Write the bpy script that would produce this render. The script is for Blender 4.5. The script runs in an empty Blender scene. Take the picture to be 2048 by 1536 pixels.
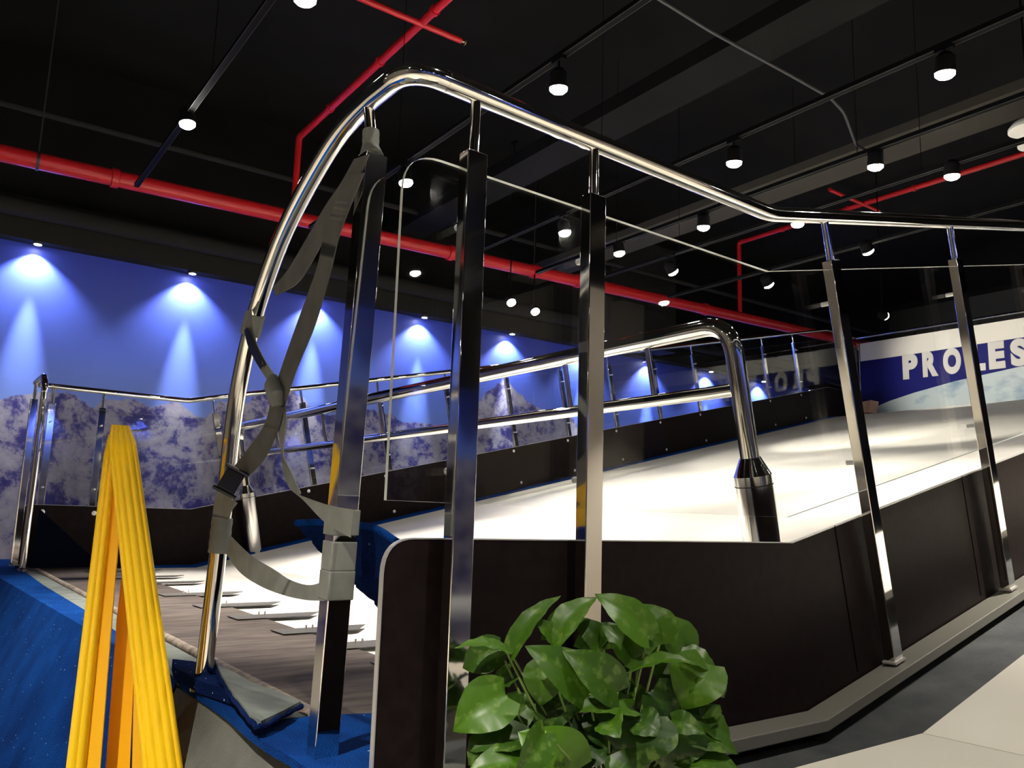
import bpy, bmesh, math, random
from mathutils import Vector, Matrix, noise
C = bpy.context.scene.collection
sc = bpy.context.scene
rnd = random.Random(7)

# ------------------------------------------------------------------ frame of the place
# The machine runs along +X (uphill), its width along +Y, Z is up. Lengths are given in "u" (1 u = S metres)
# measured from the eye point, which stands EYE metres above the shop floor.
S = 1.35
EYE = 1.55
FPX = 1650.0
yaw, pitch, roll = math.radians(52.468), math.radians(9.306), math.radians(1.707)
cf = Vector((math.cos(yaw)*math.cos(pitch), math.sin(yaw)*math.cos(pitch), math.sin(pitch)))
cr0 = Vector((math.sin(yaw), -math.cos(yaw), 0)); cu0 = cr0.cross(cf)
cr = math.cos(roll)*cr0 + math.sin(roll)*cu0
cu = -math.sin(roll)*cr0 + math.cos(roll)*cu0
def U(x, y, z): return Vector((S*x, S*y, S*z + EYE))
def ray(px, py): return cf + (px-1024)/FPX*cr - (py-768)/FPX*cu
def aY(px, py, y): d = ray(px, py); d = d*(y/d.y); return U(*d)
def aX(px, py, x): d = ray(px, py); d = d*(x/d.x); return U(*d)
def aZ(px, py, z): d = ray(px, py); d = d*(z/d.z); return U(*d)
def aD(px, py, m): d = ray(px, py)*m; return Vector((d.x, d.y, d.z+EYE))
RA = math.radians(-1.92)                                  # the room is turned a little against the machine
def Rm(x, y, z): return U(math.cos(RA)*x - math.sin(RA)*y, math.sin(RA)*x + math.cos(RA)*y, z)
XR = Vector((math.cos(RA), math.sin(RA), 0)); YR = Vector((-math.sin(RA), math.cos(RA), 0)); ZZ = Vector((0,0,1))
def aRY(px, py, y):
    d = ray(px, py); k = y/(d.dot(YR)); d = d*k; return U(*d)

# ------------------------------------------------------------------ camera, world, exposure
cam = bpy.data.cameras.new('camera'); co = bpy.data.objects.new('camera', cam); C.objects.link(co)
co.matrix_world = Matrix(((cr.x, cu.x, -cf.x, 0), (cr.y, cu.y, -cf.y, 0), (cr.z, cu.z, -cf.z, EYE), (0,0,0,1)))
cam.sensor_width = 36; cam.lens = FPX/2048*36; cam.clip_start = .02; cam.clip_end = 200
sc.camera = co
w = bpy.data.worlds.new('world'); sc.world = w; w.use_nodes = True
w.node_tree.nodes['Background'].inputs[0].default_value = (.8,.85,1,1)
w.node_tree.nodes['Background'].inputs[1].default_value = .004
sc.view_settings.view_transform = 'Standard'; sc.view_settings.look = 'None'
sc.view_settings.gamma = 1; sc.view_settings.use_curve_mapping = False
sc.view_settings.exposure = 1.35

# ------------------------------------------------------------------ materials
def mat(name, col=(.5,.5,.5), rough=.5, metal=0, emit=None, es=0, spec=.5):
    m = bpy.data.materials.new(name); m.use_nodes = True
    b = m.node_tree.nodes['Principled BSDF']
    b.inputs['Base Color'].default_value = (*col, 1); b.inputs['Roughness'].default_value = rough
    b.inputs['Metallic'].default_value = metal; b.inputs['Specular IOR Level'].default_value = spec
    if emit: b.inputs['Emission Color'].default_value = (*emit, 1); b.inputs['Emission Strength'].default_value = es
    return m
def nd(m, t, **k):
    n = m.node_tree.nodes.new(t)
    for a, v in k.items(): setattr(n, a, v)
    return n
def noisy(m, c1, c2, scale=8, detail=6, lo=.35, hi=.65, vec=None, stretch=None, bump=0, bscale=None, rough=None, rot=0):
    nt = m.node_tree; L = nt.links; b = nt.nodes['Principled BSDF']
    tc = nd(m, 'ShaderNodeTexCoord'); mp = nd(m, 'ShaderNodeMapping')
    L.new(tc.outputs['Object'], mp.inputs[0])
    if stretch: mp.inputs['Scale'].default_value = stretch
    mp.inputs['Rotation'].default_value = (0,0,rot)
    n = nd(m, 'ShaderNodeTexNoise'); n.inputs['Scale'].default_value = scale; n.inputs['Detail'].default_value = detail
    L.new(mp.outputs[0], n.inputs['Vector'])
    r = nd(m, 'ShaderNodeValToRGB'); r.color_ramp.elements[0].position = lo; r.color_ramp.elements[1].position = hi
    r.color_ramp.elements[0].color = (*c1,1); r.color_ramp.elements[1].color = (*c2,1)
    L.new(n.outputs['Fac'], r.inputs[0]); L.new(r.outputs[0], b.inputs['Base Color'])
    if bump:
        n2 = nd(m, 'ShaderNodeTexNoise'); n2.inputs['Scale'].default_value = bscale or scale*4; n2.inputs['Detail'].default_value = 3
        L.new(mp.outputs[0], n2.inputs['Vector'])
        bp = nd(m, 'ShaderNodeBump'); bp.inputs['Strength'].default_value = bump; bp.inputs['Distance'].default_value = .01
        L.new(n2.outputs['Fac'], bp.inputs['Height']); L.new(bp.outputs[0], b.inputs['Normal'])
    return r
M = {}
M['chrome'] = mat('polished_steel', (.74,.73,.70), .055, 1)
M['chrome2'] = mat('stainless_satin', (.66,.65,.62), .13, 1)
M['bolt'] = mat('bolt_steel', (.85,.85,.83), .4, .6)
M['board'] = mat('dark_laminate', (.018,.014,.013), .42, spec=.06); noisy(M['board'], (.0105,.0066,.0062), (.0145,.0095,.009), 30)
M['trim'] = mat('brushed_aluminium', (.62,.60,.57), .35, .6)
M['belt'] = mat('white_slope_mat', (.82,.78,.70), .45); noisy(M['belt'], (.80,.765,.69), (.86,.825,.75), 2.5, bump=.15, bscale=220)
M['deck'] = mat('worn_plate', (.12,.1,.1), .75, spec=.2)
noisy(M['deck'], (.066,.053,.047), (.15,.122,.108), 5, 8, .35, .72, stretch=(1,5,1), rot=.15)
M['comb'] = mat('comb_metal', (.085,.08,.072), .6)
M['edgebrown'] = mat('worn_edge', (.25,.2,.16), .7); noisy(M['edgebrown'], (.13,.1,.09), (.34,.28,.22), 30)
M['rubber'] = mat('grey_green_backing', (.12,.14,.125), .75); noisy(M['rubber'], (.095,.11,.10), (.17,.19,.17), 9, bump=.2)
M['greycarpet'] = mat('grey_felt', (.07,.075,.075), .9); noisy(M['greycarpet'], (.045,.05,.055), (.085,.09,.092), 6, bump=.5, bscale=260)
M['greycarpet2'] = mat('grey_felt_light', (.1,.1,.09), .9); noisy(M['greycarpet2'], (.07,.074,.068), (.12,.122,.11), 7, bump=.5, bscale=260)
M['sill'] = mat('sill_paint', (.17,.163,.14), .45)
M['darkwing'] = mat('dark_navy_felt', (.002,.003,.010), .95, spec=.05)  # even near-black navy, darker than the near wing
M['jointblack'] = mat('joint_shadow_gap', (.0015,.0012,.0012), .9, spec=.02)  # black of the post reflections drawn on the near board
M['whitedeck'] = mat('cream_laminate', (.80,.76,.66), .4)
M['steel_dark'] = mat('dark_frame', (.02,.02,.02), .6)
M['blackmetal'] = mat('black_fixture', (.0025,.0025,.003), .7, spec=.08)
M['red'] = mat('red_pipe_paint', (.55,.014,.018), .32)
M['brass'] = mat('sprinkler_brass', (.5,.42,.3), .35, 1)
M['ceil'] = mat('ceiling_dark_paint', (.006,.006,.006), .9, spec=.1); noisy(M['ceil'], (.0078,.0078,.0079), (.0108,.0107,.0107), 1.5)
M['beam'] = mat('beam_paint', (.046,.043,.037), .9, spec=.1)
M['darkwall'] = mat('dark_wall_paint', (.035,.035,.035), .8)
M['fascia'] = mat('fascia_paint', (.026,.025,.023), .9, spec=.1)
M['beige'] = mat('beige_wall', (.42,.38,.33), .8)
M['floor'] = mat('floor_tile', (.48,.43,.35), .35)
M['conduit'] = mat('conduit_grey', (.035,.035,.034), .5)
M['lens'] = mat('lamp_lens', (1,1,1), .5, 0, (1,.96,.88), 60)
M['lensb'] = mat('lamp_lens_cool', (1,1,1), .5, 0, (.92,.95,1), 30)
M['whiteshade'] = mat('white_shade', (.8,.8,.75), .5, 0)
M['yellow'] = mat('yellow_plastic', (1.0,.62,.003), .42)
M['yellow2'] = mat('yellow_plastic_flat', (.95,.50,.004), .5)
M['strap'] = mat('grey_webbing', (.15,.155,.14), .8); noisy(M['strap'], (.16,.17,.148), (.23,.24,.215), 12, bump=.15, bscale=500)
M['strapd'] = mat('dark_grey_webbing', (.1,.1,.09), .85); noisy(M['strapd'], (.085,.084,.075), (.125,.122,.11), 14, bump=.15, bscale=500)
M['buckle'] = mat('black_plastic', (.01,.01,.01), .3)
M['letters'] = mat('banner_letter_white', (.62,.60,.56), .6)
M['bwhite'] = mat('banner_white', (.74,.71,.64), .5)
M['bblue'] = mat('banner_blue', (.007,.008,.13), .6, spec=.2)
M['bpale'] = mat('banner_ice', (.38,.46,.50), .5); noisy(M['bpale'], (.18,.28,.38), (.46,.53,.55), 2.2, 5, .3,.5, stretch=(1,1,2))
M['card'] = mat('cardboard', (.45,.26,.20), .8)
M['pot'] = mat('white_pot', (.6,.6,.57), .35)
M['soil'] = mat('soil', (.03,.02,.015), .9)
M['stem'] = mat('petiole', (.16,.26,.05), .5)
# blue tufted carpet with specks of dust
def carpet_mat(name, c1, c2):
    m = mat(name, c1, .95, spec=.08); nt = m.node_tree; L = nt.links; b = nt.nodes['Principled BSDF']
    r = noisy(m, c1, c2, 5, 5, .35, .65, bump=.9, bscale=240)
    v = nd(m, 'ShaderNodeTexVoronoi'); v.inputs['Scale'].default_value = 26
    tc = [n for n in nt.nodes if n.type=='TEX_COORD'][0]; L.new(tc.outputs['Object'], v.inputs['Vector'])
    cr_ = nd(m, 'ShaderNodeValToRGB'); cr_.color_ramp.elements[0].position=.055; cr_.color_ramp.elements[0].color=(1,1,1,1)
    cr_.color_ramp.elements[1].position=.075; cr_.color_ramp.elements[1].color=(0,0,0,1)
    L.new(v.outputs['Distance'], cr_.inputs[0])
    mx = nd(m, 'ShaderNodeMix', data_type='RGBA'); L.new(cr_.outputs[0], mx.inputs[0]); L.new(r.outputs[0], mx.inputs[6])
    mx.inputs[7].default_value = (.45,.6,.75,1); L.new(mx.outputs[2], b.inputs['Base Color'])
    return m
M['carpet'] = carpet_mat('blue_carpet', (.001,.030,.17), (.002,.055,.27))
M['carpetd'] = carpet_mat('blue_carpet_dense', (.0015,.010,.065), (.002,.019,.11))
# thin clear glass
def glass_mat(name, f=1.0):
    m = bpy.data.materials.new(name); m.use_nodes = True; nt = m.node_tree; nt.nodes.remove(nt.nodes['Principled BSDF'])
    o = nt.nodes['Material Output']; t = nd(m,'ShaderNodeBsdfTransparent'); t.inputs[0].default_value=(.965,.975,.97,1)
    g = nd(m,'ShaderNodeBsdfGlossy'); g.inputs['Roughness'].default_value = .01; g.inputs[0].default_value=(.9,.9,.9,1)
    mx = nd(m,'ShaderNodeMixShader'); ge = nd(m,'ShaderNodeNewGeometry'); dt = nd(m,'ShaderNodeVectorMath', operation='DOT_PRODUCT')
    nt.links.new(ge.outputs['Normal'], dt.inputs[0]); nt.links.new(ge.outputs['Incoming'], dt.inputs[1])
    def mth(op, a, b=None):                                 # two-sided Schlick reflectance of a clear pane
        n = nd(m,'ShaderNodeMath', operation=op)
        for i, v in enumerate((a, b)):
            if v is None: continue
            if isinstance(v, (int, float)): n.inputs[i].default_value = v
            else: nt.links.new(v, n.inputs[i])
        return n.outputs[0]
    k = mth('POWER', mth('SUBTRACT', 1.0, mth('ABSOLUTE', dt.outputs['Value'])), 5.0)
    fr = mth('ADD', mth('MULTIPLY', k, .93*f), .035*f)
    nt.links.new(fr, mx.inputs[0]); nt.links.new(t.outputs[0], mx.inputs[1]); nt.links.new(g.outputs[0], mx.inputs[2])
    nt.links.new(mx.outputs[0], o.inputs[0]); return m
M['glass'] = glass_mat('clear_glass')
M['glassedge'] = mat('polished_glass_edge', (.62,.66,.62), .25)
# leaf: mid green with paler marbling and a light midrib
def leaf_mat():
    m = mat('pothos_leaf', (.1,.3,.03), .40, spec=.4); nt = m.node_tree; L = nt.links; b = nt.nodes['Principled BSDF']
    at = nd(m,'ShaderNodeAttribute', attribute_name='tone'); n = nd(m,'ShaderNodeTexNoise'); n.inputs['Scale'].default_value = 55; n.inputs['Detail'].default_value=5
    tc = nd(m,'ShaderNodeTexCoord'); L.new(tc.outputs['Object'], n.inputs['Vector'])
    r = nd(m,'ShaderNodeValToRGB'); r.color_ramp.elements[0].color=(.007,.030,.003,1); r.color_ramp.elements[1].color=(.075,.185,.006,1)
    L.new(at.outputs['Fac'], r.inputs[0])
    r2 = nd(m,'ShaderNodeValToRGB'); r2.color_ramp.elements[0].position=.54; r2.color_ramp.elements[1].position=.66
    L.new(n.outputs['Fac'], r2.inputs[0])
    mu = nd(m,'ShaderNodeMath', operation='MULTIPLY'); L.new(r2.outputs[0], mu.inputs[0]); mu.inputs[1].default_value=.45
    mx = nd(m,'ShaderNodeMix', data_type='RGBA'); L.new(mu.outputs[0], mx.inputs[0]); L.new(r.outputs[0], mx.inputs[6]); mx.inputs[7].default_value=(.16,.25,.05,1)
    L.new(mx.outputs[2], b.inputs['Base Color'])
    tr = nd(m,'ShaderNodeBsdfTranslucent'); L.new(mx.outputs[2], tr.inputs[0]); ms = nd(m,'ShaderNodeMixShader'); ms.inputs[0].default_value=.25
    L.new(b.outputs[0], ms.inputs[1]); L.new(tr.outputs[0], ms.inputs[2]); L.new(ms.outputs[0], nt.nodes['Material Output'].inputs[0])
    return m
M['leaf'] = leaf_mat()
# mural of snow mountains under a blue sky: coordinates are u along the wall and u above the eye
RIDGE = [(-3,.8),(-2,.95),(-1.2,.8),(-.4,.9),(0.1,.78),(.45,.75),(.6,.81),(.87,.87),(1.07,.75),(1.11,.84),(1.31,.85),(1.46,.82),(1.62,.86),(1.83,.77),(1.92,.79),(2.0,.9),(2.26,.94),(2.44,1.09),(2.58,1.09),(2.8,.95),(3.0,.88),(3.39,.99),(3.71,.91),(4.04,.89),(4.39,.9),(4.62,1.2),(4.77,1.37),(4.97,1.43),(5.15,1.3),(5.36,1.19),(5.57,1.2),(5.77,1.22),(5.95,1.0),(6.27,.7),(7,.5),(13,.4)]
def mural_mat():
    m = mat('mountain_mural', (.1,.2,.6), .45); nt = m.node_tree; L = nt.links; b = nt.nodes['Principled BSDF']
    tc = nd(m,'ShaderNodeTexCoord'); sx = nd(m,'ShaderNodeSeparateXYZ'); L.new(tc.outputs['UV'], sx.inputs[0])
    # UV.x = (x+3)/16 , UV.y = (z+1.2)/4
    fc = nd(m,'ShaderNodeFloatCurve'); cv = fc.mapping.curves[0]
    pts = [((x+3)/16, (z+1.2)/4) for x, z in RIDGE]
    cv.points[0].location = pts[0]; cv.points[1].location = pts[-1]
    for p in pts[1:-1]: cv.points.new(*p)
    for p in cv.points: p.handle_type = 'VECTOR'
    fc.mapping.update(); L.new(sx.outputs[0], fc.inputs['Value'])
    mp = nd(m,'ShaderNodeMapping'); mp.inputs['Scale'].default_value=(16,4,1); L.new(tc.outputs['UV'], mp.inputs[0])
    n = nd(m,'ShaderNodeTexNoise'); n.inputs['Scale'].default_value=5; n.inputs['Detail'].default_value=8; L.new(mp.outputs[0], n.inputs['Vector'])
    a = nd(m,'ShaderNodeMath', operation='MULTIPLY_ADD'); a.inputs[1].default_value=.045; L.new(n.outputs['Fac'], a.inputs[0]); L.new(fc.outputs[0], a.inputs[2])
    sb = nd(m,'ShaderNodeMath', operation='SUBTRACT'); L.new(a.outputs[0], sb.inputs[0]); sb.inputs[1].default_value=.022
    d = nd(m,'ShaderNodeMath', operation='SUBTRACT'); L.new(sb.outputs[0], d.inputs[0]); L.new(sx.outputs[1], d.inputs[1])
    st = nd(m,'ShaderNodeMath', operation='MULTIPLY'); st.inputs[1].default_value=260; st.use_clamp=True; L.new(d.outputs[0], st.inputs[0])
    sky = nd(m,'ShaderNodeValToRGB'); e=sky.color_ramp.elements; e[0].position=.40; e[0].color=(.22,.33,.60,1); e[1].position=.80; e[1].color=(.035,.06,.55,1)
    e2=e.new(.60); e2.color=(.10,.165,.70,1)
    L.new(sx.outputs[1], sky.inputs[0])
    n2 = nd(m,'ShaderNodeTexNoise'); n2.inputs['Scale'].default_value=4.2; n2.inputs['Detail'].default_value=10; n2.inputs['Roughness'].default_value=.74; n2.inputs['Distortion'].default_value=.25
    mp2 = nd(m,'ShaderNodeMapping'); mp2.inputs['Scale'].default_value=(16,4,1); mp2.inputs['Rotation'].default_value=(0,0,.5); L.new(tc.outputs['UV'], mp2.inputs[0]); L.new(mp2.outputs[0], n2.inputs['Vector'])
    sn = nd(m,'ShaderNodeValToRGB'); e=sn.color_ramp.elements; e[0].position=.42; e[0].color=(.028,.024,.17,1); e[1].position=.515; e[1].color=(.29,.265,.36,1); e3=e.new(.465); e3.color=(.11,.095,.26,1); e4=e.new(.66); e4.color=(.42,.39,.46,1)
    L.new(n2.outputs['Fac'], sn.inputs[0])
    mx = nd(m,'ShaderNodeMix', data_type='RGBA'); L.new(st.outputs[0], mx.inputs[0]); L.new(sky.outputs[0], mx.inputs[6]); L.new(sn.outputs[0], mx.inputs[7])
    L.new(mx.outputs[2], b.inputs['Base Color']); return m
M['mural'] = mural_mat()

# ------------------------------------------------------------------ mesh helpers
class MB:
    def __init__(s): s.v=[]; s.f=[]; s.mi=[]; s.sm=[]
    def add(s, vs, fs, mi=0, smooth=False):
        o=len(s.v); s.v += [Vector(v) for v in vs]
        for f in fs: s.f.append([i+o for i in f]); s.mi.append(mi); s.sm.append(smooth)
    def box(s, c, ax, ay, az, mi=0):                      # centre and three half-vectors
        vs=[c+sx*ax+sy*ay+sz*az for sx in(-1,1) for sy in(-1,1) for sz in(-1,1)]
        s.add(vs, [(0,1,3,2),(4,6,7,5),(0,4,5,1),(2,3,7,6),(0,2,6,4),(1,5,7,3)], mi)
    def hexa(s, q, mi=0):                                 # 8 points: bottom 4, top 4
        s.add(q, [(0,3,2,1),(4,5,6,7),(0,1,5,4),(1,2,6,5),(2,3,7,6),(3,0,4,7)], mi)
    def tube(s, pts, r, n=16, mi=0, caps=True, smooth=True, flat=None):
        pts=[Vector(p) for p in pts]; rs = r if isinstance(r,(list,tuple)) else [r]*len(pts)
        t0=(pts[1]-pts[0]).normalized(); a=Vector((0,0,1)) if abs(t0.z)<.9 else Vector((1,0,0))
        nrm=t0.cross(a).normalized(); rings=[]
        for i,p in enumerate(pts):
            t=((pts[min(i+1,len(pts)-1)]-p).normalized()+(p-pts[max(i-1,0)]).normalized())
            t=t.normalized() if t.length>1e-6 else t0
            nrm=(nrm-nrm.dot(t)*t).normalized(); bn=t.cross(nrm)
            rings.append([p+rs[i]*(math.cos(2*math.pi*k/n)*nrm+math.sin(2*math.pi*k/n)*bn) for k in range(n)])
        vs=[v for rg in rings for v in rg]; fs=[]
        for i in range(len(pts)-1):
            for k in range(n): fs.append((i*n+k, i*n+(k+1)%n, (i+1)*n+(k+1)%n, (i+1)*n+k))
        s.add(vs, fs, mi, smooth)
        if caps:
            s.add(rings[0], [tuple(reversed(range(n)))], mi); s.add(rings[-1], [tuple(range(n))], mi)
    def prism(s, poly, d, mi=0, emi=None):                # polygon (3D points) extruded by vector d
        n=len(poly); poly=[Vector(p) for p in poly]
        s.add(poly+[p+d for p in poly], [tuple(range(n)), tuple(reversed(range(n,2*n)))], mi)
        for i in range(n):
            j=(i+1)%n; s.add([poly[i],poly[j],poly[j]+d,poly[i]+d], [(0,1,2,3)], mi if emi is None else emi)
    def build(s, name, mats, parent=None, bevel=0, uv=None):
        me=bpy.data.meshes.new(name); org=parent.matrix_world.translation.copy() if parent else (sum(s.v,Vector())/len(s.v))
        if parent: org=parent['_o'] if False else ORG[parent.name]
        me.from_pydata([v-org for v in s.v], [], s.f)
        for m in (mats if isinstance(mats,(list,tuple)) else [mats]): me.materials.append(m)
        for p,mi,sm in zip(me.polygons,s.mi,s.sm): p.material_index=mi; p.use_smooth=sm
        bm=bmesh.new(); bm.from_mesh(me); bmesh.ops.remove_doubles(bm, verts=bm.verts, dist=1e-6)
        bmesh.ops.recalc_face_normals(bm, faces=bm.faces); bm.to_mesh(me); bm.free(); me.set_sharp_from_angle(angle=math.radians(38))
        o=bpy.data.objects.new(name, me); C.objects.link(o)
        if parent: o.parent=parent; ORG[o.name]=org
        else: o.location=org; ORG[o.name]=org
        if bevel:
            b=o.modifiers.new('bevel','BEVEL'); b.width=bevel; b.segments=2; b.limit_method='ANGLE'; b.angle_limit=math.radians(40)
        return o
ORG={}
def tag(o, label, cat, group=None, kind=None):
    o['label']=label; o['category']=cat
    if group: o['group']=group
    if kind: o['kind']=kind
    return o
def thing(name, loc, label, cat, group=None):
    o=bpy.data.objects.new(name,None); C.objects.link(o); o.location=loc; ORG[o.name]=Vector(loc); o.empty_display_size=.1
    return tag(o,label,cat,group)
def struct(o): o['kind']='structure'; return o
def spline(pts, n=8):
    out=[]; P=[Vector(p) for p in pts]; P=[2*P[0]-P[1]]+P+[2*P[-1]-P[-2]]
    for i in range(1,len(P)-2):
        for k in range(n):
            t=k/n; a,b,c,d=P[i-1],P[i],P[i+1],P[i+2]
            out.append(.5*((2*b)+(-a+c)*t+(2*a-5*b+4*c-d)*t*t+(-a+3*b-3*c+d)*t**3))
    out.append(P[-2]); return out
def fillet(pts, r, n=8):
    P=[Vector(p) for p in pts]; out=[P[0]]
    for i in range(1,len(P)-1):
        a=(P[i-1]-P[i]); b=(P[i+1]-P[i]); rr=r[i-1] if isinstance(r,(list,tuple)) else r
        rr=min(rr, a.length*.49, b.length*.49); p0=P[i]+a.normalized()*rr; p1=P[i]+b.normalized()*rr
        for k in range(n+1):
            t=k/n; out.append((1-t)**2*p0+2*t*(1-t)*P[i]+t*t*p1)
    out.append(P[-1]); return out

# ------------------------------------------------------------------ machine profile (u)
W = 5.46
TA = .2285
ca, sa = math.cos(math.atan(TA)), math.sin(math.atan(TA))
def z0(y): return -.032+(y-1)*.0078
def kb(y): return 1.515+(y-1)*.0258+(.03 if 1.02<y<1.05 else 0)
def fx(y): return .56+(y-1)*.029
K2 = 8.93; XE = 9.675
def prof(y, h, x0=None, x1=None):
    k=kb(y)-.1*h; k2=K2+.1*h; z=z0(y)+h; zt=z+TA*(k2-k)
    p=[(fx(y) if x0 is None else x0, z),(k,z),(k2,zt),(XE,zt)]
    if x1 is not None:
        p=[q for q in p if q[0]<x1]; p.append((x1, zat(y,h,x1)))
    return p
def zat(y,h,x):
    k=kb(y)-.1*h; k2=K2+.1*h; z=z0(y)+h
    return z if x<k else (z+TA*(x-k) if x<k2 else z+TA*(k2-k))
def PU(y, pr): return [U(x,y,z) for x,z in pr]

# ================================================================== SETTING
# floor
mb=MB(); mb.box(Rm(3,-.8,-EYE/S-.05), XR*S*9.8, YR*S*8.4, ZZ*.06); struct(mb.build('floor', M['floor']))
mb=MB(); mb.box(Rm(3,-.8,3.5), XR*S*9.8, YR*S*8.4, ZZ*.08); struct(mb.build('ceiling', M['ceil']))
# mural wall
mb=MB(); a=Rm(-3,7,-1.15); b_=Rm(13,7,-1.15); c_=Rm(13,7,1.94); d_=Rm(-3,7,1.94)
mb.prism([a,b_,c_,d_], YR*.15); o=mb.build('wall_left', M['mural']); struct(o)
me=o.data; uvl=me.uv_layers.new(name='UVMap')
for lp in me.loops:
    v=me.vertices[lp.vertex_index].co+o.location; q=Vector((v.x,v.y,v.z-EYE))/S
    uvl.data[lp.index].uv=((q.dot(XR)+3)/16, (q.z+1.2)/4)
# fascia (soffit box) over the mural, a rounded duct along it and the wall above
mb=MB(); mb.box(Rm(5,7.0,2.10), XR*S*8, YR*S*.12, ZZ*S*.16); o=mb.build('trim_1', M['fascia']); struct(o)
mb=MB(); mb.box(Rm(5,7.05,2.88), XR*S*8, YR*S*.10, ZZ*S*.62); o=mb.build('trim_9', M['ceil']); struct(o)
mb=MB(); mb.tube([Rm(-3,6.8,2.13),Rm(13,6.8,2.20)], .09, 14); o=mb.build('trim_2', M['fascia']); struct(o)
# far end wall, near wall behind the viewer, side wall behind
mb=MB(); mb.box(Rm(12.4,-.8,1.15), XR*.08, YR*S*8.3, ZZ*S*2.4); struct(mb.build('wall_right', M['darkwall']))
mb=MB(); mb.prism([Rm(-5.6,-8.2,-1.15),Rm(12.5,-8.2,-1.15),Rm(12.5,-8.2,1.94),Rm(-5.6,-8.2,1.94)], -YR*.15); o=mb.build('wall_front', M['mural']); struct(o)
me=o.data; uvl=me.uv_layers.new(name='UVMap')
for lp in me.loops:
    v=me.vertices[lp.vertex_index].co+o.location; q=Vector((v.x,v.y,v.z-EYE))/S
    uvl.data[lp.index].uv=((10-q.dot(XR))/16, (q.z+1.2)/4)
mb=MB(); mb.box(Rm(3.4,-8.2,2.72), XR*S*9.2, YR*S*.12, ZZ*S*.78); struct(mb.build('trim_7', M['fascia']))
mb=MB(); mb.box(Rm(5.2,-3.6,.45), XR*S*.55, YR*S*.55, ZZ*S*1.6); struct(mb.build('trim_8', M['beige']))   # plastered column
mb=MB(); mb.box(Rm(-5.6,-.8,1.15), XR*.08, YR*S*8.3, ZZ*S*2.4); struct(mb.build('wall_back', M['beige']))
# column-like dark duct riser beside the red pipe and a bulkhead
mb=MB(); mb.box(Rm(6.55,6.75,2.6), XR*S*.52, YR*S*.16, ZZ*S*.62); o=mb.build('trim_3', M['fascia']); struct(o)
# beams under the slab
def beam(i, x, wdt, z, h, m, y0=-5.5, y1=6.9):
    mb=MB(); mb.box(Rm(x,(y0+y1)/2,z+h/2), XR*S*wdt/2, YR*S*(y1-y0)/2, ZZ*S*h/2); struct(mb.build('trim_%d'%i, m))
beam(4, 5.02, .36, 2.5, .06, M['beam'])
beam(5, 3.5, .30, 2.6, .10, M['ceil'])
beam(6, -1.1, .6, 2.5, 1.0, M['fascia'])

# ================================================================== LIGHTS
LK=1.0
def spot(loc, direction, energy, size, blend=.5, col=(1,.93,.81), rad=.03, parent=None):
    l=bpy.data.lights.new('beam','SPOT'); l.energy=energy*LK; l.spot_size=math.radians(size); l.spot_blend=blend
    l.color=col; l.shadow_soft_size=rad
    o=bpy.data.objects.new('beam',l); C.objects.link(o)
    o.rotation_mode='QUATERNION'; o.rotation_quaternion=Vector(direction).to_track_quat('-Z','Y')
    if parent: o.parent=parent; o.location=Vector(loc)-ORG[parent.name]
    else: o.location=loc
    return o
ZT=1.86
SPOTLAB={}
TRX=(.92,2.07,3.265,3.94,4.42,5.27,-.95)
def snap(p):
    """slide a lens along its sight line until it hangs straight under the nearest track"""
    q=(p-Vector((0,0,EYE)))/S; x=q.dot(XR); tx=min(TRX,key=lambda a:abs(a-x))
    if abs(tx-x)>.2 or q.y>5.3: return p, (3.44-q.z)*S
    q=q*(tx/x); return U(*q), (1.985-q.z)*S
def track_light(p, aim, energy, label, size=60, rod=.14, rr=.057):
    """p = centre of the lens (world), aim = where it points"""
    d=(aim-p).normalized(); t=thing('track_spotlight', p, label, 'ceiling light', 'track spotlights under the dark ceiling')
    mb=MB(); mb.tube([p-d*.012, p-d*.02, p-d*.10, p-d*.125], [rr*.96, rr, rr*.92, rr*.5], 20); mb.build('housing', M['blackmetal'], t)
    mb=MB(); mb.tube([p-d*.014, p+d*.004, p+d*.018, p+d*.026], [rr*.93,rr*.9,rr*.62,rr*.2], 20); mb.build('lens', M['lens'], t)  # glowing dome, wide and rounded to stand in for the lamp's glare
    top=p+ZZ*rod; q=p-d*.07
    mb=MB(); mb.tube([q, Vector((q.x,q.y,q.z+.05)), Vector((q.x,q.y,p.z+rod))], .008, 8); mb.build('bracket', M['blackmetal'], t)
    mb=MB(); mb.box(Vector((q.x,q.y,p.z+rod)), XR*.018, YR*.05, ZZ*.018); mb.build('track_adapter', M['blackmetal'], t)
    spot(p+d*.04, d, energy, size, .6, parent=t)
    return t
LEN={812:190,375:200,610:260,1770:170,1538:70,1737:70,1023:40,1071:40,1890:80,1117:80}
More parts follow.
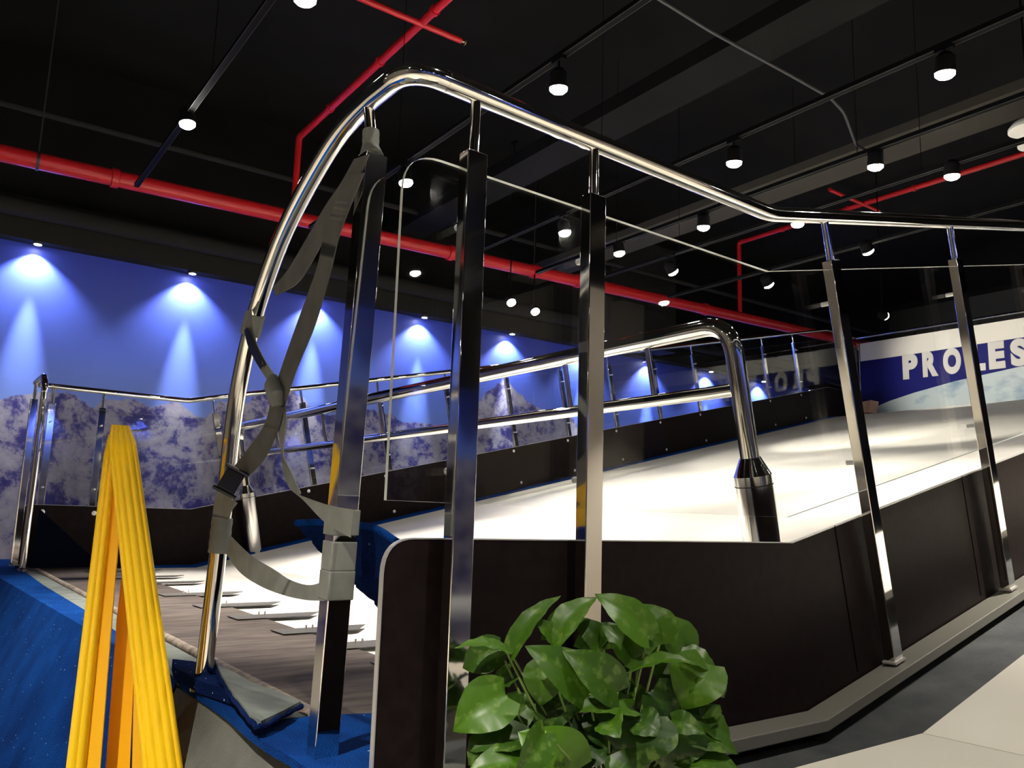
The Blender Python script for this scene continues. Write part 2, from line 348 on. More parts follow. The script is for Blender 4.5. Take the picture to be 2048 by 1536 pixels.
LIGHTS=[ # px, py, lens height (u), label
 ((375,250),1.86,'glowing spotlight alone on the left dark ceiling, above the thick red pipe'),
 ((610,2),1.86,'spotlight cut by the top edge of the picture, above the thin red pipe'),
 ((1117,180),1.86,'large bright spotlight just above the middle of the near handrail'),
 ((1890,150),1.86,'biggest bright spotlight at the upper right corner, under the double rail track'),
 ((1468,328),1.86,'bright spotlight hanging over the near handrail left of its bend'),
 ((1751,335),1.90,'bright spotlight at the end of the thin grey conduit'),
 ((1904,354),1.90,'small spotlight in front of the right thin red pipe'),
 ((812,367),1.86,'spotlight seen through the rounded corner of the glass panel'),
 ((1407,456),1.90,'spotlight below the light grey beam, right of the third post'),
 ((1595,450),1.90,'spotlight just touching the underside of the handrail right of its bend'),
 ((1130,467),1.86,'spotlight seen between the second and the third posts'),
 ((1239,508),1.90,'flat oval spotlight just right of the third post'),
 ((1347,545),1.90,'small oval spotlight below the glass edge, above the thick red pipe'),
 ((1538,571),1.90,'slanted small spotlight right of the thin red riser'),
 ((1737,504),1.90,'spotlight between the fourth and the fifth posts, near the glass edge'),
 ((1770,632),2.0,'small far spotlight above the banner rail, between the fourth and fifth posts'),
 ((1023,606),1.90,'tiny far spotlight above the mural, left of its neighbour'),
 ((1071,624),1.90,'tiny far spotlight above the mural, right of its neighbour'),
]
for (px,py),zt,lab in LIGHTS:
    p,rod=snap(aZ(px,py,zt)); q=(p-Vector((0,0,EYE)))/S
    aim=U(q.x+.25,q.y+(.25 if q.y<3.4 else -.25),-.3)
    if False: pass
    if px in (1023,1071): aim=U(q.x-.2,q.y-1.4,0.)
    en=LEN.get(px,54)
    if px==1770: aim=U(9.6,3.9,1.9)
    if px in (1538,1737,1347): aim=U(q.x+1.1,q.y-.1,.6)
    track_light(p, aim, en, lab, 62, rod)
# lamps added unseen behind and beside the viewer to light foreground, floor and walls
for i,(x,y,en) in enumerate([(.95,.2,75),(3.3,.2,400),(5.2,.8,220),(-.9,.3,600),(-1.0,2.6,200),(2.0,-1.7,480),(-.8,-1.9,360),(.92,-3.6,380),(3.3,-3.2,420),(5.3,-2.4,380),(-3.4,2.2,330),(-3.4,4.6,330),(-3.4,-.6,300)]):
    p=Rm(x,y,1.86)
    x=min(TRX+(-3.4,),key=lambda a:abs(a-x)); p=Rm(x,y,1.86)
    track_light(p, p-ZZ*2+XR*.1+YR*.25, en, ['track spotlight over the front end of the near railing','track spotlight over the white deck','track spotlight over the far part of the white deck','track spotlight to the left of the viewer','track spotlight over the blue carpet','track spotlight behind the viewer','second track spotlight behind the viewer','track spotlight far behind the viewer, left','track spotlight far behind the viewer, middle','track spotlight far behind the viewer, right','track spotlight by the side wall, second from the mural','track spotlight by the side wall, nearest the mural','track spotlight by the side wall, farthest from the mural'][i], 80)
# ceiling tracks
def track(x, y0, y1, z, label, sx=.018):
    t=thing('light_track', Rm(x,(y0+y1)/2,z), label, 'light track', 'black lighting tracks under the ceiling')
    mb=MB(); mb.box(Rm(x,(y0+y1)/2,z), XR*sx, YR*S*(y1-y0)/2, ZZ*.016); mb.build('track_body', M['blackmetal'], t)
    for sgn in (-1,1):
        mb=MB(); mb.box(Rm(x,(y0+y1)/2,z)+XR*sgn*(sx+.0015)-ZZ*.016, XR*.001, YR*S*(y1-y0)/2, ZZ*.002); mb.build('conductor_rail', M['conduit'], t)
    n=3
    for k in range(n):
        y=y0+(y1-y0)*(k+.5)/n; mb=MB(); mb.tube([Rm(x,y,z),Rm(x,y,3.46)], .0028, 6); mb.build('hanger_rod', M['blackmetal'], t)
    return t
track(.92,-4.2,5.4,2.0,'black track on the left, above the lone spotlight over the thick red pipe')
track(2.07,-2.4,5.4,2.0,'black track running from the top edge to the middle of the near handrail')
track(3.265,-4.0,5.2,2.0,'double line track reaching the upper right corner')
track(3.94,-.5,5.2,2.0,'black track just under the light grey beam, over the conduit end')
track(4.42,-.5,5.0,2.0,'black track on the right, above the spotlight at the right red pipe')

track(5.27,-3.0,5.0,2.0,'far black track on the right, above two spotlights between fourth and fifth posts')
track(-.95,-2.4,4.4,2.0,'black track at the far left over the blue carpet')
track(-3.4,-1.6,5.4,2.0,'black track by the side wall out on the left')
# recessed downlights washing the mural
WL=[(.55,1),(1.67,2),(2.78,3),(3.87,4),(4.93,5),(5.96,6),(7.0,7),(8.05,8),(9.1,9),(10.15,10)]
names=['leftmost','second from the left','third from the left','fourth from the left','fifth from the left','sixth from the left','seventh from the left','eighth from the left','ninth from the left','farthest right']
for (x,i),nm in zip(WL,names):
    p=Rm(x,6.905,1.925)
    t=thing('wall_downlight', p, 'recessed downlight over the mural, %s of the row'%nm, 'ceiling light', 'downlights in the row above the mural')
    mb=MB(); mb.tube([p-ZZ*.006,p+ZZ*.02], .045, 20); mb.build('bezel', M['conduit'], t)
    mb=MB(); mb.tube([p-ZZ*.009,p-ZZ*.006], .034, 20); mb.build('lens', M['lensb'], t)
    spot(p-ZZ*.015, Vector((0,0,-1))+YR*.20, 52, 106, .6, (.88,.93,1), .015, t)
    spot(p-ZZ*.016, Vector((0,0,-1))+YR*.04, 330, 24, 1.0, (.88,.93,1), .015, t)

for i,x in enumerate((-2.4,-.6,1.2,3.0,4.8,6.6,8.4)):
    p=Rm(x,-8.105,1.925)
    t=thing('wall_downlight', p, 'recessed downlight over the mural behind the viewer, %s of seven'%['first','second','third','fourth','fifth','sixth','seventh'][i], 'ceiling light', 'downlights behind the viewer')
    mb=MB(); mb.tube([p-ZZ*.009,p-ZZ*.006], .036, 16); mb.build('lens', M['lensb'], t)
    spot(p-ZZ*.015, Vector((0,0,-1))-YR*.22, 110, 110, .6, (.88,.93,1), .015, t)
# ================================================================== PIPES
A=Vector(aRY(-60,292,6.)); B=Vector(aRY(1700,683,6.))
t=thing('fire_pipe', (A+B)/2, 'thick red fire pipe running across the room above the mural', 'pipe')
dirp=(B-A).normalized(); A2=A-dirp*2; B2=B+dirp*2.5
mb=MB(); mb.tube([A2,B2], .077, 24); mb.build('pipe_run', M['red'], t)
for px,py in ((900,506),(1068,543),(1155,563),(1410,618),(230,352)):
    q=aRY(px,py,6.); q=A+dirp*(q-A).dot(dirp)
    mb=MB(); mb.tube([q-dirp*.035,q-dirp*.03,q+dirp*.03,q+dirp*.035],[.08,.092,.092,.08],24); mb.build('coupling', M['red'], t)
for px,py in ((75,325),(1068,540)):
    q=aRY(px,py,6.); q=A+dirp*(q-A).dot(dirp)
    mb=MB(); mb.tube([q+ZZ*.04, Vector((q.x,q.y,Rm(0,0,3.46).z))], .006, 8); mb.build('hanger_rod', M['conduit'], t)
    mb=MB(); mb.tube([q-dirp*.012,q+dirp*.012], .086, 20); mb.build('pipe_clamp', M['conduit'], t)
def pipez(x): # height of the main pipe axis above eye, at room x
    t_=(Rm(x,6,0)-A).dot(XR)/dirp.dot(XR); return A+dirp*t_
def branch(x, z, yend, label, r, heads, crossy):
    base=pipez(x); corner=Rm(x,6,z); end=Rm(x,yend,z)
    t=thing('sprinkler_pipe', corner, label, 'pipe', 'thin red sprinkler pipes')
    mb=MB(); mb.tube(fillet([base,corner,end],.05), r, 14); mb.build('pipe_run', M['red'], t)
    for fy in (5.4,4.6,3.9):
        q=Rm(x,fy,z); mb=MB(); mb.tube([q-YR*.02,q+YR*.02], r*1.3, 14); mb.build('coupling', M['red'], t)
    for cy,x0,x1 in crossy:
        mb=MB(); mb.tube([Rm(x+x0,cy,z-.01),Rm(x+x1,cy,z-.01)], r*.75, 12); mb.build('side_arm', M['red'], t)
        q=Rm(x+x1,cy,z-.01); mb=MB(); mb.tube([q,q+XR*.03,q+XR*.032,q+XR*.036],[.012,.012,.03,.03],10); mb.build('sprinkler_head', M['brass'], t)
    return t
branch(2.155,2.93,1.5,'thin red sprinkler pipe crossing the ceiling left of the near handrail top', .034,[], [(4.05,-.75,.28)])
branch(7.5,3.27,1.0,'thin red sprinkler pipe on the right with a riser down to the thick red pipe', .034,[], [(4.42,-.6,.25)])
# grey conduit across the ceiling
cz=2.35
t=thing('ceiling_conduit', aZ(1700,250,cz), 'thin grey conduit bending down to a spotlight at upper right', 'conduit')
mb=MB(); mb.tube(fillet([aZ(1305,-10,cz),aZ(1420,62,cz),aZ(1580,150,cz),aZ(1660,195,cz),aZ(1688,225,cz),aZ(1712,290,cz),aZ(1765,318,2.1)],.08), .011, 8); mb.build('conduit_run', M['conduit'], t)
# two white ceiling dome lamps cut by the right edge
for px,py,lab in ((2060,260,'upper white dome lamp cut by the right edge, above the red pipe'),(2078,288,'lower white dome lamp cut by the right edge, above the red pipe')):
    q=aZ(px,py,2.3); t=thing('dome_lamp', q, lab, 'ceiling lamp', 'white dome lamps at the right edge')
    mb=MB(); mb.tube([q, q+ZZ*.02,q+ZZ*.06,q+ZZ*.09],[.15,.15,.12,.05],28); mb.build('shade', M['whiteshade'], t)
    mb=MB(); mb.tube([q+ZZ*.09, Vector((q.x,q.y,Rm(0,0,3.46).z))], .008, 8); mb.build('cable', M['blackmetal'], t)
# thin dark service duct with cable tray lines under the ceiling, beyond the red pipe
mb=MB(); mb.tube([Rm(-3,6.2,2.62),Rm(12,6.2,2.72)], .03, 10); tag(mb.build('cable_tube', M['fascia']), 'thin dark conduit running above and along the thick red pipe', 'conduit')

# ================================================================== SLOPE MACHINE BODY
# plinth that carries everything
t=thing('slope_machine', U(4,3.2,-EYE/S), 'white carpeted indoor ski slope between the two railings', 'ski slope')
HB=-.355
mb=MB()
yn,yf=1.045,W-.045
def strip(mb, y0_, y1_, pr0, pr1, th, mi=0):
    """band between two profiles (lists of u points) with thickness th (u) downward"""
    for i in range(len(pr0)-1):
        a0,a1=U(pr0[i][0],y0_,pr0[i][1]),U(pr0[i+1][0],y0_,pr0[i+1][1]); b0,b1=U(pr1[i][0],y1_,pr1[i][1]),U(pr1[i+1][0],y1_,pr1[i+1][1])
        d=Vector((0,0,-th*S)); mb.hexa([a0+d,a1+d,b1+d,b0+d,a0,a1,b1,b0], mi)
def cut(y,h,x0,x1=9.3):
    p=prof(y,h,x0); p=[q for q in p if q[0]<x1]; p.append((x1,zat(y,h,x1))); return p
# white belt
HN=lambda y: -.352-z0(y)
mb=MB(); strip(mb, 1.15, W-.15, cut(1.15,HN(1.15),.98,9.35), cut(W-.15,HN(W-.15),1.12,9.35), .02); mb.build('slope_mat', M['belt'], t)
# blue edging carpet along both sides
for ya,yb,x0 in ((1.045,1.15,1.2),(W-.15,W-.045,1.35)):
    mb=MB(); strip(mb, ya, yb, cut(ya,HN(ya)+.012,x0,9.3), cut(yb,HN(yb)+.012,x0,9.3), .03); mb.build('edge_carpet', M['carpet'], t)
# under-structure, end roller
mb=MB(); strip(mb, 1.05, W-.05, cut(1.05,HN(1.05)-.03,.72,9.35), cut(W-.05,HN(W-.05)-.03,.84,9.35), .12); mb.build('under_frame', M['steel_dark'], t)
q0=U(9.35,1.1,zat(1.1,HN(1.1),9.35)-.05); q1=U(9.35,W-.1,zat(W-.1,HN(W-.1),9.35)-.05); mb=MB(); mb.tube([q0,q1], .065, 20); mb.build('top_roller', M['belt'], t)
# front plate
def zf(y): return -.3455
t=thing('entry_plate', U(.9,3,-.4), 'worn grey metal entry plate in front of the white slope', 'floor plate')
ed=lambda y: .655+(y-1.5)*.030
mb=MB(); nY=14; ys=[1.34+(W-.1-1.34)*k/nY for k in range(nY+1)]
pl=[U(ed(y)+.03,y,zf(y)) for y in ys]; pr=[U(1.03+(y-1.3)*.035,y,zf(y)+.002) for y in ys]
for k in range(nY):
    a,b,c,d=pl[k],pr[k],pr[k+1],pl[k+1]; dz=Vector((0,0,-.02)); mb.hexa([a+dz,b+dz,c+dz,d+dz,a,b,c,d])
mb.build('plate', M['deck'], t)
mb=MB(); mb.tube([U(ed(y)+.012,y,zf(y)-.004) for y in ys], .018, 10); mb.build('nosing', M['edgebrown'], t)
for y in (4.95,4.5,4.12,3.54,3.09,2.72,2.35,2.04,1.74):
    x1=1.20+(y-1.5)*.035; hw=.05
    pts=[U(.98,y-hw,zf(y)+.004),U(x1-.02,y-hw,zf(y)+.004),U(x1+.06,y+hw,zf(y)+.004),U(.98,y+hw,zf(y)+.004)]
    mb=MB(); mb.prism(pts, Vector((0,0,.003))); f=mb.build('comb_finger', M['comb'], t)
    mb=MB()
    for dx in (0,.02): mb.tube([U(1.06+dx,y-.02,zf(y)+.012),U(1.06+dx,y-.02,zf(y)+.024)], .004, 8)
    mb.build('screw', M['bolt'], f)

# ================================================================== RAILINGS
def post(par, y, xb, zb, xt, zt, xs, zs, wx=.0185, wy=.0125):
    a,b,c=U(xb,y,zb),U(xt,y,zt),U(xs,y,zs); ax=(b-a).normalized(); sx=Vector((0,1,0)).cross(ax).normalized()
    mb=MB(); mb.box((a+b)/2, sx*wx*S, Vector((0,wy*S,0)), ax*(b-a).length/2)
    p=mb.build('post', M['chrome'], par, bevel=.002)
    mb=MB(); mb.tube([b-ax*.002,c], .0115, 14); mb.build('stub', M['chrome'], p)
    mb=MB(); mb.box(a+ax*.004, sx*wx*S*1.25, Vector((0,wy*S*1.3,0)), ax*.003); mb.build('base_plate', M['trim'], p)
    return p
def incl_pt(y, h, s):
    """point at perpendicular height h over the board top line, s along the incline from the kink"""
    k=kb(y); z=z0(y); return (k+s*ca-h*sa, z+s*sa+h*ca)
PXTUBE=[(748,192),(708,232),(670,280),(630,345),(592,415),(561,482),(536,548),(515,612),(498,676),(485,735),(473,800),(462,880),(451,985),(438,1090),(417,1270),(406,1364)]
def near_tube():
    xs=.56; out=[]
    for p in PXTUBE: d=ray(*p); d=d*(xs/d.x); out.append((d.y,d.z))
    return out
NT=near_tube()
def railing(side):
    near = side=='near'; y = 1.0 if near else W; s = 1 if near else -1
    t=thing('glass_railing', U(4,y,z0(y)-.36), 'near polished steel railing with clear glass over a dark board' if near else 'far polished steel railing with glass and dark board in front of the mural','railing')
    # handrail: incline, level, then over the gate and down in an arc
    h=.69; pr=prof(y,h); z=z0(y)+h
    arc=[(1.0+.0,z)]; 
    X0=fx(y)
    pts=[U(x,y,zz) for x,zz in reversed(pr)]
    path=fillet(pts[:-1]+[U(X0,y,z)] , [.05,.04], 6)
    if near: cor=[U(X0,yy,zz) for yy,zz in NT]
    else: cor=[U(X0,yy,zz) for yy,zz in ((5.12,.700),(5.055,.655),(5.035,.56),(5.03,.40),(5.03,.1),(5.045,-.33))]
    corner=fillet([path[-2],U(X0,y,z),cor[0]],.12,12)
    full=path[:-1]+corner[1:-1]+spline(cor,3)
    mb=MB(); mb.tube(full, .0225, 28); hr=mb.build('handrail', M['chrome'], t)
    j=corner[1]+(path[-2]-corner[1]).normalized()*.01; dj=(path[-2]-corner[1]).normalized()
    mb=MB(); mb.tube([j,j+dj*.003], .0232, 28); mb.build('weld_ring', M['chrome2'], hr)
    f=cor[-1]; mb=MB(); mb.tube([f-ZZ*.02,f-ZZ*.004,f+ZZ*.004],[.033,.033,.024],20); mb.build('foot_collar', M['chrome2'], hr)
    # posts
    ht=.59; hb=-.335
    lv=[.68,.935] if near else [.795,1.066]
    for x in lv: post(t,y,x,z0(y)+hb,x,z0(y)+ht,x,z0(y)+h-.01)
    # end post under the gate tube
    ye=y+s*.012
    if near:
        b0=aX(640,1558,.56); tp=aX(746,312,.56)
        ax=(tp-b0).normalized(); sx=Vector((0,1,0)).cross(ax).normalized(); sy=ax.cross(sx)
        mb=MB(); mb.box((b0+tp)/2, sx*.0185*S, sy*.0145*S, ax*(tp-b0).length/2); p_=mb.build('post', M['chrome'], t, bevel=.002)
        mb=MB(); mb.tube([tp-ax*.002, aX(737,214,.56)], .0115, 14); mb.build('stub', M['chrome'], p_)
    else: post(t,5.33,.684,z0(y)+hb,.684,z0(y)+ht,.684,z0(y)+h-.01)
    sp=.603; s0=(.21 if near else .105)
    # incline posts: the foot stands on the sill, square to the slope
    base_s = .30 if near else .25
    k=0
    while base_s+k*.628 < (K2-kb(y))/ca-.1:
        ss=base_s+k*(.643 if near else .6115)
        xb,zb=incl_pt(y,hb,ss); xt,zt=incl_pt(y,ht-.005,ss); xs_,zs_=incl_pt(y,.68,ss)
        post(t,y,xb,zb,xt,zt,xs_,zs_); k+=1
        if ss>(K2-kb(y))/ca-.5: break
    # glass pane, inside of the posts
    yg=y+s*.034; hbg=.053; htg=.58 if near else .575
    gx=.578 if near else .70
    g1=prof(yg,hbg,gx); g2=prof(yg,htg,gx)
    low=PU(yg,g1); top=list(reversed(PU(yg,g2)))
    cr_=fillet([top[-2],top[-1],low[0]], .09, 8)[1:-1]
    poly=low+top[:-1]+cr_
    mb=MB(); mb.prism(poly, Vector((0,s*.010,0)), 0, 1); mb.build('glass_pane', [M['glass'],M['glassedge']], t)
    # dark board
    yb=y+s*.030; g1=prof(yb,-.355,.577 if near else .70); g2=prof(yb,0,.577 if near else .70)
    low=PU(yb,g1); top=list(reversed(PU(yb,g2))); cr_=fillet([top[-2],top[-1],low[0]], .065, 8)[1:-1]
    poly=low+top[:-1]+cr_
    mb=MB(); mb.prism(poly, Vector((0,s*.010,0)), 0, 1); bd=mb.build('side_board', [M['board'],M['trim']], t)
    tr=fillet([top[-2],top[-1],low[0]-ZZ*.1],.065,8)
    ring=[top[0],top[1]]+tr
    mb=MB()
    rr=[Vector(q) for q in ([top[0],top[1]]+fillet([top[1],top[2],top[3],low[0]-ZZ*.12],[.001,.065],8)[1:])]
    for a,b in zip(rr[:-1],rr[1:]):
        if (b-a).length<1e-5: continue
        d=(b-a).normalized(); n=Vector((0,1,0)).cross(d).normalized(); mb.box((a+b)/2+Vector((0,s*.005,0))+n*.0008*(1), d*(b-a).length/2, Vector((0,.0062,0)), n*.0013)
    mb.build('edge_strip', M['trim'], t)
    # dark strips standing for the posts' reflection on the board, and its fixings
    if near:
        for ss in (.195,.84,1.48):
            a_=incl_pt(y,-.33,ss); b_2=incl_pt(y,-.004,ss)
            mb=MB(); pa=U(a_[0],yb-.0005,a_[1]); pb=U(b_2[0],yb-.0005,b_2[1]); d=(pb-pa).normalized()
            mb.box((pa+pb)/2, d.cross(Vector((0,1,0)))*.002, Vector((0,.0006,0)), d*(pb-pa).length/2); mb.build('joint', M['jointblack'], bd)
    ysd=yb+s*.010/S
    def bolt(x,z,nm='bolt',r=.016):
        c=U(x,ysd,z); mb=MB(); mb.tube([c,c+Vector((0,s*.003,0)),c+Vector((0,s*.006,0))],[r,r,r*.5],12); mb.build(nm, M['bolt'], bd)
    for x in lv: bolt(x+.01,z0(y)-.04,r=.019)
    for k2 in range(12):
        ss=(.80 if not near else .94)+k2*.6115
        if ss>7.2: break
        bolt(*incl_pt(y,-.03,ss)); bolt(*incl_pt(y,-.30,ss+.03))
    # standoff clamps of the glass on the posts
    for k2 in range(12):
        ss=base_s+k2*(.643 if near else .6115)
        if ss>7.2: break
        for hh in (.12,.49):
            x,zz=incl_pt(y,hh,ss); c=U(x,y+s*.012,zz); mb=MB(); mb.tube([c,c+Vector((0,s*.036,0))], .0075, 12); mb.build('glass_clamp', M['bolt'], t)
    for x in lv:
        for hh in (.10,.48):
            c=U(x,y+s*.012,z0(y)+hh); mb=MB(); mb.tube([c,c+Vector((0,s*.036,0))], .0075, 12); mb.build('glass_clamp', M['bolt'], t)
    return t
NR=railing('near'); FR=railing('far')
# sill profile under the near board
t=thing('base_sill', U(3,.98,-.4), 'grey painted square sill running under the near dark board', 'sill')
mb=MB(); ya,yb=.962,1.028
pa=prof(ya,-.338,.60); pb=prof(yb,-.338,.60); strip(mb, ya, yb, pa, pb, .024); mb.build('sill_profile', M['sill'], t, bevel=.003)
t=thing('base_sill', U(3,W,-.4), 'dark sill running under the far railing', 'sill')
mb=MB(); ya,yb=W-.03,W+.045; strip(mb, ya, yb, prof(ya,-.338,.72), prof(yb,-.338,.72), .036); mb.build('sill_profile', M['steel_dark'], t)
# grey felt walkway strip beside the sill and its flank
mb=MB(); ya,yb=.60,1.0; strip(mb, ya, yb, prof(ya,-.385,.35), prof(yb,-.385,.35), .012); tag(mb.build('felt_walkway', M['greycarpet']), 'dark grey felt strip between the grey sill and the white deck','carpet')
mb=MB(); ya,yb=.99,1.03
SM=bpy.data.objects['slope_machine']
strip(mb, ya, yb, prof(ya,-.399,.7), prof(yb,-.399,.7), .70); mb.build('base_skirt', M['steel_dark'], SM)
mb=MB(); strip(mb, W, W+.03, prof(W,-.399,.9), prof(W+.03,-.399,.9), .70); mb.build('base_skirt', M['steel_dark'], SM)

# end railing with the banner
t=thing('end_railing', U(XE,3.2,1.3), 'top end railing carrying the banner at the head of the slope', 'railing')
zt=zat(W,.69,XE); zn=zat(1.0,.69,XE)
mb=MB(); mb.tube([U(XE,W,zt),U(XE,1.0,zn)], .0235, 20); mb.build('handrail', M['chrome'], t)
for i in range(7):
    y=W-.02-i*.73; y=max(y,1.02); mb=MB(); zz=zt+(zn-zt)*(W-y)/(W-1); mb.box(U(XE+.02,y,(zz+zat(y,-.35,9.6))/2-.02), Vector((.016,0,0)), Vector((0,.02,0)), ZZ*S*(zz-zat(y,-.35,9.6)-.05)/2); mb.build('post', M['chrome'], t)
t=thing('sponsor_banner', U(XE-.02,3.4,1.2), 'white and blue banner with large white PROLESKI lettering', 'banner')
XB=XE-.015
def zr(y): return zt+(zn-zt)*(W-y)/(W-1)
mb=MB(); q=[U(XB,5.40,1.30),U(XB,1.1,1.30),U(XB,1.1,zr(1.1)-.06),U(XB,5.40,zr(5.4)-.08)]; mb.prism(q, Vector((.006,0,0))); mb.build('banner_sheet', M['bwhite'], t)
xb=XB-.0015
pts=[U(xb,5.40,1.42),U(xb,5.3,1.47),U(xb,5.05,1.55),U(xb,4.735,1.622),U(xb,4.27,1.705),U(xb,3.55,1.79),U(xb,2.9,1.85),U(xb,1.1,1.95),U(xb,1.1,2.12),U(xb,3.7,2.10),U(xb,4.86,2.085),U(xb,5.40,2.085)]
mb=MB(); mb.prism(pts, Vector((.002,0,0))); mb.build('blue_band', M['bblue'], t)
pts=[U(xb,5.40,1.30),U(xb,1.1,1.30),U(xb,1.1,1.95),U(xb,2.9,1.85),U(xb,3.55,1.79),U(xb,4.27,1.705),U(xb,4.735,1.622),U(xb,5.05,1.55),U(xb,5.3,1.47),U(xb,5.40,1.42)]
mb=MB(); mb.prism(pts, Vector((.002,0,0))); mb.build('ice_field', M['bpale'], t)
LET=[('P',4.867,4.684),('R',4.628,4.450),('O',4.39,4.19),('L',4.064,3.932),('E',3.896,3.728),('S',3.67,3.503),('K',3.42,3.2),('I',3.14,3.06)]
for ch,ya,yb in LET:
    cu_=bpy.data.curves.new('letter','FONT'); cu_.body=ch; cu_.size=1; cu_.extrude=.004; cu_.offset=.065
    o=bpy.data.objects.new('letter',cu_); dg=bpy.context.evaluated_depsgraph_get(); C.objects.link(o); dg.update()
    me=bpy.data.meshes.new_from_object(o.evaluated_get(dg)); bpy.data.objects.remove(o)
    xs=[v.co.x for v in me.vertices]; ysv=[v.co.y for v in me.vertices]; x0,x1,y0_,y1_=min(xs),max(xs),min(ysv),max(ysv)
    wz=(ya-yb); zb=1.79; hh=.305
    for v in me.vertices:
        fx_=(v.co.x-x0)/(x1-x0); fy=(v.co.y-y0_)/(y1_-y0_)
        P_=U(xb-.003, ya-fx_*wz-.0*fy, zb+hh*fy); P_.x-=v.co.z*.6
        v.co=P_-ORG[t.name]
    me.materials.append(M['letters']); o=bpy.data.objects.new('letter_'+ch.lower(), me); C.objects.link(o); o.parent=t
# cardboard pad at the corner of the belt head
mb=MB(); q=[aX(1692,812,9.15),aX(1741,800,9.15),aX(1737,824,9.15),aX(1695,831,9.15)]; mb.prism(q, Vector((.25,0,0))); tag(mb.build('cardboard_box', M['card']), 'small pinkish cardboard piece at the far top corner of the slope', 'box')

# ================================================================== CROSSBAR FRAME OVER THE SLOPE
t=thing('crossbar_frame', U(2.03,3.4,-.24), 'large polished steel hold bar standing across the slope on two thick legs', 'bar')
YN,YF=1.43,5.36
def bp(y,k):      # k = distance (u) up the tilted leg from the foot
    z=zat(y,HN(y),2.03); return U(2.045-.216*k/1.023, y, z+k/1.023)
HT=.83
mb=MB(); path=fillet([bp(YF,.42),bp(YF,HT),bp(YN,HT),bp(YN,.42)],.13,12); mb.tube(path,.036,28); mb.build('top_bar', M['chrome'], t)
mb=MB(); mb.tube([bp(YF,.64),bp(YN,.64)],.026,24); mb.build('lower_bar', M['chrome'], t)
for y in (YN,YF):
    mb=MB(); mb.tube([bp(y,-.01),bp(y,.395)],.0715,32); lg=mb.build('leg_sleeve', M['chrome2'], t)
    mb=MB(); mb.tube([bp(y,.395),bp(y,.445)],[.0715,.040],24, smooth=False); mb.build('cone', M['chrome'], t)
    mb=MB(); mb.tube([bp(y,.366),bp(y,.369)],.0722,32); mb.build('groove_ring', M['steel_dark'], lg)
for y in (4.75,4.1,3.47,2.8,2.14,1.75):
    mb=MB(); mb.tube([bp(y,.64),bp(y,HT)],.0125,14); mb.build('spacer', M['chrome'], t)

# ================================================================== CARPETS AND MATS AT THE ENTRY
def sheet(name, pts, th, m, label, cat='carpet', parent=None, mats=None):
    mb=MB(); mb.prism(pts, Vector((0,0,-th))); o=mb.build(name, m, parent); 
    if label: tag(o,label,cat)
    return o
GZ=-.345
XL=.545; XF=.30; ZL=-.90                               # lip of the stage, foot of its sloping flank, height of the lower landing
mb=MB()
for a_ in (0,):
    mb.hexa([U(XF,.85,-1.148),U(XL,.85,-1.148),U(XL,6.2,-1.148),U(XF,6.2,-1.148),U(XF,.85,ZL-.01),U(XL,.85,GZ-.012),U(XL,6.2,GZ-.012),U(XF,6.2,ZL-.01)])
    mb.hexa([U(-.7,.85,-1.148),U(XF,.85,-1.148),U(XF,6.2,-1.148),U(-.7,6.2,-1.148),U(-.7,.85,ZL-.01),U(XF,.85,ZL-.01),U(XF,6.2,ZL-.01),U(-.7,6.2,ZL-.01)])
mb.hexa([U(.08,1.25,-1.148),U(.44,1.25,-1.148),U(.44,1.80,-1.148),U(.08,1.80,-1.148),U(.08,1.25,-.625),U(.44,1.25,-.625),U(.44,1.80,-.625),U(.08,1.80,-.625)])
tag(mb.build('stage_flank', M['greycarpet2']), 'grey felt covered flank sloping down left of the near gate, beside the yellow sign', 'stage')
t=thing('blue_carpet', U(.3,3.5,GZ), 'bright blue carpet covering the stage edge and its flank at the left', 'carpet')
mb=MB(); mb.prism([U(XL,1.80,GZ),U(XF,1.72,ZL),U(XF,6.2,ZL),U(XL,6.2,GZ)], Vector((0,0,-.010))); mb.build('flank_piece', M['carpet'], t)
mb=MB(); mb.prism([U(XF,1.72,ZL+.001),U(-.65,1.1,ZL+.001),U(-.65,6.15,ZL+.001),U(XF,6.15,ZL+.001)], Vector((0,0,-.010))); mb.build('landing_piece', M['carpet'], t)
mb=MB(); mb.prism([U(XL,1.85,GZ),U(XL,6.2,GZ),U(.82,6.2,GZ),U(.72,5.4,GZ),U(.66,4.2,GZ),U(.625,3.0,GZ),aZ(250,1275,GZ),aZ(325,1316,GZ)], Vector((0,0,-.010))); mb.build('stage_piece', M['carpet'], t)
sheet('rubber_mat', [U(.56,1.42,GZ-.004),U(.69,1.40,GZ-.004),U(.665,2.0,GZ-.004),U(.71,3.4,GZ-.004),U(.80,5.6,GZ-.004),U(.68,5.6,GZ-.004),U(.60,3.4,GZ-.004),U(.56,2.0,GZ-.004)], .006, M['rubber'], 'grey green rubber strip between the blue carpet and the entry plate','mat')
sheet('stage_floor', [U(XL,.85,GZ-.014),U(.66,.85,GZ-.014),U(.86,1.0,GZ-.014),U(.9,5.9,GZ-.014),U(.9,6.2,GZ-.014),U(XL,6.2,GZ-.014)], 1.0, M['greycarpet2'], 'narrow felt clad stage body under the gate and carpets','stage')
